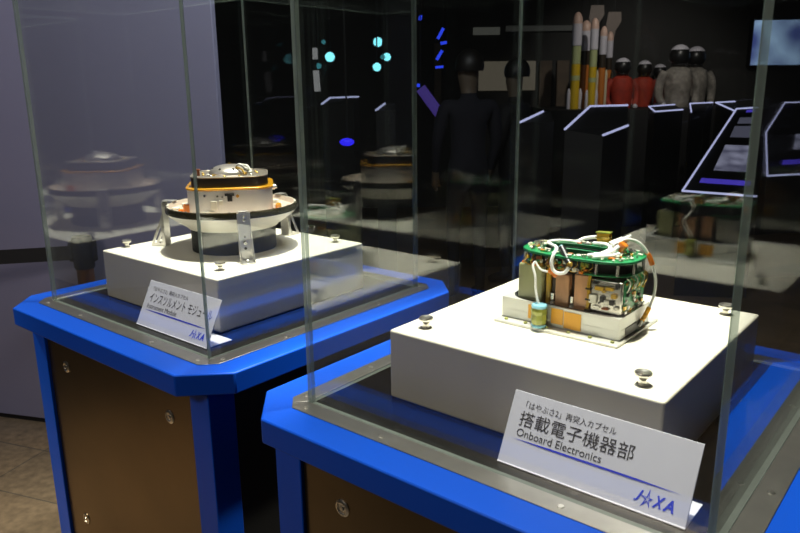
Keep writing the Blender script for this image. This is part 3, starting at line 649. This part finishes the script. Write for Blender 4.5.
# long dark bench with rocket models and spacesuits
bench = hallbox('display_bench', 5.75*KB, 6.78*KB, 1.2*KB, 2.95*KB, 0, ZB, M['black'], kind=None); tag(bench, 'long black display bench carrying the rocket models and spacesuits', 'bench')
rk = dict(w=mat('rocket_white', (.62, .60, .66), .4), p=mat('rocket_nose', (.66, .45, .36), .4), g=mat('rocket_pale_green', (.45, .50, .24), .4), y=mat('rocket_yellow', (.72, .48, .02), .4), o=mat('rocket_orange', (.55, .18, .03), .4), d=mat('rocket_dark', (.04, .03, .02), .4), cr=mat('rocket_cream', (.6, .55, .38), .4))
def rocket(a, b, h, r, kind, label):
    h *= KB; r *= KB; p = W(a*KB, (b-.02)*KB, ZB+.0005); t = thing('rocket_model', label, 'rocket model', p, group='rocket models on the bench')
    H = lambda f: f*h
    nose = [(r*1.08, H(.70)), (r*1.08, H(.90))]+[(r*1.08*math.cos(q), H(.90)+H(.10)*math.sin(q)) for q in (.4, .8, 1.15, 1.4)]+[(0, h)]
    bm = new(); lathe(bm, [(0, H(.66)), (r*1.08, H(.66)), (r*1.08, H(.88)), (0, H(.88))], 24); obj('fairing', bm, rk['w'], t, smooth=True)
    bm = new(); lathe(bm, [(r*1.08, H(.8801))]+nose[1:], 24); obj('nose_cone', bm, rk['p'], t, smooth=True)
    if kind == 'y':
        bm = new(); lathe(bm, [(r*.98, H(.47)), (r*.98, H(.655)), (0, H(.655))], 24); obj('second_stage', bm, rk['g'], t, smooth=True)
        bm = new(); lathe(bm, [(0, H(.0)), (r, H(.0)), (r, H(.469)), (0, H(.469))], 24); obj('core_stage', bm, rk['y'], t, smooth=True)
        bm = new(); lathe(bm, [(r*1.02, H(.30)), (r*1.04, H(.30)), (r*1.04, H(.35)), (r*1.02, H(.35))], 24); obj('pale_band', bm, rk['g'], t, smooth=True)
    else:
        bm = new(); lathe(bm, [(r*.9, H(.50)), (r*.95, H(.655)), (0, H(.655))], 24); obj('second_stage', bm, rk['d'], t, smooth=True)
        bm = new(); lathe(bm, [(0, H(.0)), (r, H(.0)), (r, H(.499)), (0, H(.499))], 24); obj('core_stage', bm, rk['o'], t, smooth=True)
    for s in (-1, 1):
        bm = new(); hh = .16 if kind == 'y' else .42
        lathe(bm, [(0, 0), (r*.42, 0), (r*.42, H(hh)), (r*.2, H(hh+.05)), (0, H(hh+.06))], 16, (FB.x*s*r*1.3, FB.y*s*r*1.3)); obj('side_booster', bm, rk['w'] if kind == 'y' else rk['cr'], t, smooth=True)
    return t
rocket(6.0, 1.455, .752, .036, 'y', 'tallest rocket model with yellow core stage, at the left end of the row')
rocket(6.14, 1.56, .70, .040, 'o', 'orange rocket model standing between the two yellow ones')
rocket(5.93, 1.575, .70, .030, 'y', 'second rocket model with yellow core stage, right of the orange one')
rocket(6.1, 1.695, .65, .028, 'o', 'shorter orange rocket model right of the yellow pair')
rocket(6.28, 1.80, .62, .026, 'o', 'rearmost orange rocket model at the right end of the row')

def suit(a, b, z, s, mc, label, helm='cap', lean=0.):
    p = W(a*KB, b*KB, ZB+.0005); t = thing('spacesuit', label, 'spacesuit', p, HALL+PI, group='spacesuits beside the rocket models')
    hgt = (z-1.2985)*KB
    bm = new(); k = hgt/.42
    lathe(bm, [(0, 0), (.085*k, 0), (.09*k, .10*k), (.10*k, .2*k), (.085*k, .25*k), (.045*k, .275*k), (0, .28*k)], 24)
    for v in bm.verts: v.co.x *= 1.0; v.co.y *= .8
    obj('torso', bm, mc, t, smooth=True)
    for sx in (-1, 1):
        bm = new(); tube(bm, [(sx*.09*k, 0, .235*k), (sx*.125*k, .01, .17*k), (sx*.13*k, .02, .08*k), (sx*.11*k, .05*k, .02*k)], lambda u: (.036-.012*u)*k, 10, 4); obj('arm', bm, mc, t, smooth=True)
        bm = new(); lathe(bm, [(.001, 0), (.02*k, .004*k), (.022*k, .02*k), (.01*k, .034*k), (0, .036*k)], 10, (sx*.11*k, .06*k)); obj('glove', bm, rk['w'], t, smooth=True)
    bm = new(); R0 = .068*k
    lathe(bm, [(.045*k, .275*k), (.055*k, .285*k)]+[(R0*math.cos(q), .345*k+R0*1.05*math.sin(q)) for q in [-.8+.2*i for i in range(12)]]+[(0, .345*k+R0*1.05)], 24)
    he = obj('helmet', bm, M['chipb'], t, smooth=True)
    bm = new(); lathe(bm, [((R0+.004)*math.cos(q), .348*k+(R0+.004)*1.05*math.sin(q)) for q in [.55+.14*i for i in range(7)]]+[(0, .348*k+(R0+.004)*1.05)], 24)
    obj('helmet_cap', bm, rk['w'], he, smooth=True)
RED = mat('suit_red', (.36, .03, .012), .7, vary=.3, vscale=14); SW = mat('suit_white', (.24, .22, .19), .7, vary=.5, vscale=14); SD = mat('suit_dark', (.05, .055, .075), .7)
suit(6.15, 1.86, 1.70, 1, RED, 'orange-red spacesuit right next to the rocket models')
suit(6.4, 2.125, 1.685, 1, RED, 'orange-red spacesuit between its twin and the dark one')
suit(6.66, 2.35, 1.66, 1, SD, 'dark navy spacesuit between the red and white suits')
suit(6.15, 2.325, 1.80, 1, SW, 'white spacesuit with raised helmet beside the dark suit')
suit(6.50, 2.60, 1.80, 1, SW, 'white spacesuit at the right end of the bench')

# wall screen
SCR = pic('screen_image', (.35, .52, .75), (.05, .07, .22), .9, 3.2)
sc_ = thing('wall_screen', 'glowing pale blue screen high on the dark wall at upper right', 'screen', W(*far((7.36, 3.84, 1.66), 1.214)), HALL)
bm = new(); box(bm, (-.46, -.03, -.02), (.9, .055, .52), .004); obj('housing', bm, M['black'], sc_)
bm = new(); box(bm, (-.445, -.036, -.005), (.885, -.031, .505)); obj('picture', bm, SCR, sc_)

# lit panels, and visitors mirrored in the glass built as solid people
def panel(name, a, b0, b1, z0, z1, m, label, cat):
    k = 1.222; z0 = 1.504+(z0-1.504)*k; z1 = 1.504+(z1-1.504)*k; a *= k; b0 *= k; b1 *= k
    bm = new(); box(bm, (b0, a, z0), (b1, a+.04, z1), .003); o = obj(name, bm, m); o.location = (CX, CY, 0); o.rotation_euler = (0, 0, HALL); return tag(o, label, cat)
panel('lit_panel', 7.33, .80, 1.36, 1.44, 1.72, emit('beige_lit_panel', (.42, .36, .27), .18), 'dim beige lit wall panel behind the two visitors', 'panel')
panel('lit_panel', 7.33, .74, 1.0, 1.97, 2.04, emit('grey_lit_panel', (.34, .34, .30), .14), 'short dim grey light box high above the visitors', 'panel')
panel('lit_panel', 7.33, 1.06, 1.75, 2.0, 2.05, emit('faint_lit_panel', (.3, .3, .27), .06), 'long faint light box above the wooden boards', 'panel')
WD = mat('wood_board', (.10, .07, .045), .6, vary=.3, vscale=6)
for k, b in enumerate((1.40, 1.57)): panel('wall_board', 7.33, b, b+.12, .5, 1.72, WD, ['left one of two narrow brown wall boards left of the rocket models', 'right one of two narrow brown wall boards left of the rocket models'][k], 'wall board')
panel('wall_board', 7.33, .36, .43, .9, 1.9, WD, 'narrow brown upright board behind the purple light streak', 'wall board')

def person(a, b, h, rz, top, label, arm):
    t = thing('person', label, 'person', W(a, b, 0), HALL+rz)
    k = h/1.72
    J = {'pel': (0, 0, .93), 'wai': (0, 0, 1.08), 'che': (0, .0, 1.28), 'nek': (0, 0, 1.46), 'hd0': (0, .01, 1.53), 'hd1': (0, .015, 1.62), 'hd2': (0, .01, 1.69),
         'shL': (-.17, 0, 1.40), 'elL': (-.22, .02, 1.14), 'wrL': (-.20, .10, .92), 'haL': (-.195, .13, .86), 'shR': (.17, 0, 1.40), 'elR': (.22, .02, 1.14), 'wrR': (.20, .10, .92), 'haR': (.195, .13, .86),
         'hiL': (-.09, 0, .88), 'knL': (-.10, .02, .49), 'anL': (-.10, -.01, .09), 'toL': (-.11, .15, .035), 'hiR': (.09, 0, .88), 'knR': (.10, .02, .49), 'anR': (.10, -.01, .09), 'toR': (.12, .15, .035)}
    if arm: J.update(elR=(.21, .10, 1.18), wrR=(.12, .30, 1.26), haR=(.08, .36, 1.30))
    rad = dict(pel=.14, wai=.125, che=.135, nek=.055, hd0=.075, hd1=.09, hd2=.06, sh=.075, el=.048, wr=.032, ha=.034, hi=.09, kn=.06, an=.042, to=.035)
    E_ = [('pel', 'wai'), ('wai', 'che'), ('che', 'nek'), ('nek', 'hd0'), ('hd0', 'hd1'), ('hd1', 'hd2')]
    for s in 'LR': E_ += [('che', 'sh'+s), ('sh'+s, 'el'+s), ('el'+s, 'wr'+s), ('wr'+s, 'ha'+s), ('pel', 'hi'+s), ('hi'+s, 'kn'+s), ('kn'+s, 'an'+s), ('an'+s, 'to'+s)]
    names = list(J); V_ = [Vector(J[n_])*k for n_ in names]; R2 = [rad.get(n_, rad.get(n_[:2], .05))*k for n_ in names]; ed = [(names.index(x), names.index(y)) for x, y in E_]
    for s in 'LR':      # fingers
        hi = names.index('ha'+s); base = V_[hi]; d = (base-V_[names.index('wr'+s)]).normalized(); sx = 1 if s == 'R' else -1
        for f in range(5):
            off = Vector((.0, 0, 0)) + Vector((sx*(-.028 if f == 4 else .0), .0, 0)) + Vector((0, (f-1.5)*.017 if f < 4 else -.01, 0))
            l = (.075, .085, .08, .062, .045)[f]
            p1 = base+off+d*l*.5; p2 = base+off+d*l*.9+Vector((-sx*.015, 0, 0))
            V_ += [p1, p2]; R2 += [.0095, .008]; ed += [(hi, len(V_)-2), (len(V_)-2, len(V_)-1)]
    me = bpy.data.meshes.new('body'); me.from_pydata(V_, ed, []); o = bpy.data.objects.new('body', me); COL.objects.link(o)
    md = o.modifiers.new('skin', 'SKIN')
    for i, q in enumerate(R2): me.skin_vertices[0].data[i].radius = (q, q*.85); 
    me.skin_vertices[0].data[0].use_root = True
    o.modifiers.new('sub', 'SUBSURF').levels = 1; o.modifiers['sub'].render_levels = 1
    dg = bpy.context.evaluated_depsgraph_get(); m2 = bpy.data.meshes.new_from_object(o.evaluated_get(dg)); bpy.data.objects.remove(o); m2.name = 'body'
    skin = M['skin']; m2.materials.clear()
    for q in (top, M['trouser'], skin): m2.materials.append(q)
    for p_ in m2.polygons:
        c_ = p_.center/k; p_.use_smooth = True
        hand = any((c_-Vector(J['ha'+s])).length < .1 for s in 'LR')
        p_.material_index = 2 if (c_.z > 1.475 or hand) else (1 if c_.z < .93 and abs(c_.x) < .19 else 0)
    b_ = bpy.data.objects.new('body', m2); COL.objects.link(b_); b_.parent = t
    bm = new(); R0 = .098*k
    lathe(bm, [(R0*math.cos(q), R0*1.08*math.sin(q)) for q in [-.35+.19*i for i in range(10)]]+[(0, R0*1.08)], 20, mx=Matrix.Translation((0, -.008, 1.645*k))); obj('hair', bm, M['hair'], t, smooth=True)
    return t
M['skin'] = mat('skin', (.12, .09, .06), .6); M['trouser'] = mat('trousers_dark', (.006, .006, .008), .9); M['hair'] = mat('hair_black', (.008, .007, .006), .5)
person(4.9, .47, 1.70, .3, mat('jacket_navy', (.008, .008, .014), .9), 'person in a dark navy jacket standing left of the beige lit panel', False)
person(5.4, .86, 1.66, 1.0, mat('coat_black', (.006, .006, .006), .8), 'person in a black coat standing in front of the beige lit panel', True)

# coloured lamps and lit fragments at the far end
def lamp_ball(a, b, z, r, m, label, cat='lamp', group=None, sc=(1, 1, 1), k=1.):
    a, b, z = far((a, b, z), k); r *= k
    t = thing('spot_lamp', label, cat, W(a, b, z), HALL, group)
    bm = new(); bmesh.ops.create_uvsphere(bm, u_segments=16, v_segments=10, radius=r)
    for v in bm.verts: v.co = Vector((v.co.x*sc[0], v.co.y*sc[1], v.co.z*sc[2]))
    obj('bulb', bm, m, t, smooth=True)
    bm = new(); cyl(bm, (0, r*.6, 0), (0, r*1.7, 0), r*1.05, 16); obj('housing', bm, M['lampb'], t, smooth=True)
    bm = new(); cyl(bm, (0, r*1.2, r*.9), (0, r*1.2, HC-z), .006, 8); obj('suspension_rod', bm, M['lampb'], t)
CY1 = emit('cyan_light', (.25, .85, 1), 2.2); CY2 = emit('dim_cyan_light', (.1, .5, .6), .5); BL = emit('blue_light', (.03, .07, 1), 1.0); BV = emit('blue_violet_light', (.03, .02, 1), 1.6)
for b, z, r, m, l in ((-.589, 1.748, .042, CY1, 'bright cyan hanging lamp furthest left of the four bright ones'), (-.169, 1.868, .040, CY1, 'highest of the bright cyan hanging lamps'), (-.093, 1.742, .034, CY1, 'bright cyan hanging lamp furthest right'), (-.181, 1.659, .036, CY1, 'lowest of the bright cyan hanging lamps'),
                      (-.690, 1.673, .024, CY2, 'dim teal hanging lamp low at the left'), (-.640, 1.873, .018, CY2, 'dim teal hanging lamp high at the left'), (-.130, 1.742, .02, CY2, 'dim teal hanging lamp among the bright cyan ones')):
    lamp_ball(6.5, b, z, r, m, l, k=1+.035*round((b*1000) % 7), group='cyan hanging lamps at the far end')
def strip(p, q, r, m, label, cat='light', name='light_tube', group=None, k=1.):
    P, Q = W(*far(p, k)), W(*far(q, k)); r *= k; t = thing(name, label, cat, P, 0, group)
    bm = new(); cyl(bm, (0, 0, 0), Q-P, r, 10); obj('tube', bm, m, t)
    bm = new(); o_ = FA*(r*1.2); cyl(bm, o_, (Q-P)+o_, r*.7, 8); obj('housing', bm, M['lampb'], t)
    bm = new(); hi = (Q-P) if Q.z > P.z else Vector((0, 0, 0)); cyl(bm, hi+o_, Vector((hi.x+o_.x, hi.y+o_.y, HC-P.z)), .005, 6); obj('suspension_rod', bm, M['lampb'], t)
for i, (p, q, r) in enumerate((((6.7, .36, 1.90), (6.7, .41, 1.99), .014), ((6.7, .385, 1.862), (6.7, .44, 1.868), .014), ((6.7, .35, 1.72), (6.7, .40, 1.80), .014), ((6.7, .34, 1.655), (6.7, .41, 1.66), .011), ((6.7, .20, 2.06), (6.7, .21, 2.1), .014), ((6.7, .17, 1.50), (6.7, .20, 1.50), .016))):
    strip(p, q, r, BL, ['slanted blue light tube, second highest of the blue cluster', 'horizontal blue light tube, brightest of the blue cluster', 'slanted blue light tube low in the blue cluster', 'flat blue light tube lowest in the right of the cluster', 'tiny blue light tube highest of the cluster', 'tiny blue light tube beside the far glass edge'][i], group='blue light tubes at the far end', k=1+.03*i)
strip((6.2, .19, 1.478), (6.2, .36, 1.25), .045, emit('purple_light', (.10, .06, .38), .45), 'wide slanting purple light streak beside the far glass edge')
WH = emit('white_light', (.5, .48, .5), .55)
strip((6.2, -.684, 1.72), (6.2, -.684, 1.81), .022, WH, 'upper short upright white light, near the left cyan lamps', group='upright white lights')
strip((6.2, -.675, 1.46), (6.2, -.682, 1.63), .026, WH, 'lower long upright white light, near the left cyan lamps', group='upright white lights', k=1.04)
lamp_ball(5, -.355, 1.128, .03, BV, 'flat oval violet-blue lamp low behind the left case', sc=(1.7, 1, .9), k=.9)
# hanging pale sheets above the rockets, with an added faint glow
for i, (b, z, s) in enumerate(((1.83, 1.98, 1.), (1.99, 1.92, 1.))):
    t = thing('hanging_panel', ['left pale hanging scrap panel above the rocket models', 'right pale hanging scrap panel above the rocket models'][i], 'hanging panel', W(*far((6.9, b-.03, z+.03), 1.23)), HALL, 'hanging panels above the rockets')
    bm = new(); pts = [(-.02, -.14), (.03, -.10), (.05, .02), (.11, .12), (.10, .22), (-.04, .22), (-.06, .08), (-.03, -.02)]
    lo = [bm.verts.new((x, 0, y)) for x, y in pts]; hi = [bm.verts.new((x, .015, y)) for x, y in pts]; bm.faces.new(lo); bm.faces.new(hi[::-1])
    for k in range(8): bm.faces.new((lo[k], hi[k], hi[(k+1) % 8], lo[(k+1) % 8]))
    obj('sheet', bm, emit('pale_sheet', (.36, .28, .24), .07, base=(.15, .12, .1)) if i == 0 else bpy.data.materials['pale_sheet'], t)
    bm = new(); cyl(bm, (.03, .007, .2), (.03, .007, HC-z), .004, 6); obj('hanging_wire', bm, M['lampb'], t)

# ------------------------------------------------------------------ lights
def spot(loc, tgt, energy, size, blend, col, rad=.04, name='ceiling_spot', label=None):
    l = bpy.data.lights.new(name, 'SPOT'); l.energy = energy; l.spot_size = math.radians(size); l.spot_blend = blend; l.color = col; l.shadow_soft_size = rad
    o = bpy.data.objects.new(name, l); COL.objects.link(o); o.location = loc
    o.rotation_euler = (Vector(tgt)-Vector(loc)).to_track_quat('-Z', 'Y').to_euler(); return o
def area(loc, tgt, energy, sx, sy, col, name='soft_light'):
    l = bpy.data.lights.new(name, 'AREA'); l.energy = energy; l.shape = 'RECTANGLE'; l.size = sx; l.size_y = sy; l.color = col
    o = bpy.data.objects.new(name, l); COL.objects.link(o); o.location = loc
    o.rotation_euler = (Vector(tgt)-Vector(loc)).to_track_quat('-Z', 'Y').to_euler(); return o
WARM = (1, .955, .78)
spot((.17, .14, 3.42), (0, 0, 1.0), 560, 40, .75, WARM)
spot((P2.x-.12, .10, 3.42), (P2.x, P2.y, 1.0), 620, 38, .75, WARM)
area((.35, .35, 3.42), (.45, .15, .9), 62, 1.2, .6, (.93, .96, 1), name='overhead_fill')  # added overhead fill to brighten the rim tops, unseen fixture
area((.2, -3.3, 2.7), (.5, -.3, .9), 20, 1.2, .6, (1, .90, .82))  # added soft fill from the front for the plinth and rim faces
area((-2.0, -2.2, 3.2), (-1.3, .3, 1.0), 9, 1.0, 1.0, (.80, .80, 1))
spot((-1.3, -1.5, 3.3), (-.85, -.72, 0), 520, 38, 1.0, (1, .84, .58), rad=.15)  # added warm pool on the floor, mirrored by the bronze panels
spot((*W(6.0, 2.5, 3.4).xy, 3.4), W(8.2, 2.8, 1.5), 110, 60, .8, (1, .92, .85))
w = bpy.data.worlds.new('hall'); S.world = w; w.use_nodes = True; w.node_tree.nodes['Background'].inputs['Color'].default_value = (.5, .55, .7, 1); w.node_tree.nodes['Background'].inputs['Strength'].default_value = .045

S.view_settings.view_transform = 'Standard'; S.view_settings.look = 'None'; S.view_settings.exposure = 0; S.view_settings.gamma = 1
S.view_settings.use_curve_mapping = False
S.cycles.max_bounces = 10; S.cycles.transparent_max_bounces = 40; S.cycles.glossy_bounces = 6; S.cycles.diffuse_bounces = 4
S.cycles.sample_clamp_indirect = 6; S.cycles.use_denoising = True
S.cycles.caustics_reflective = False
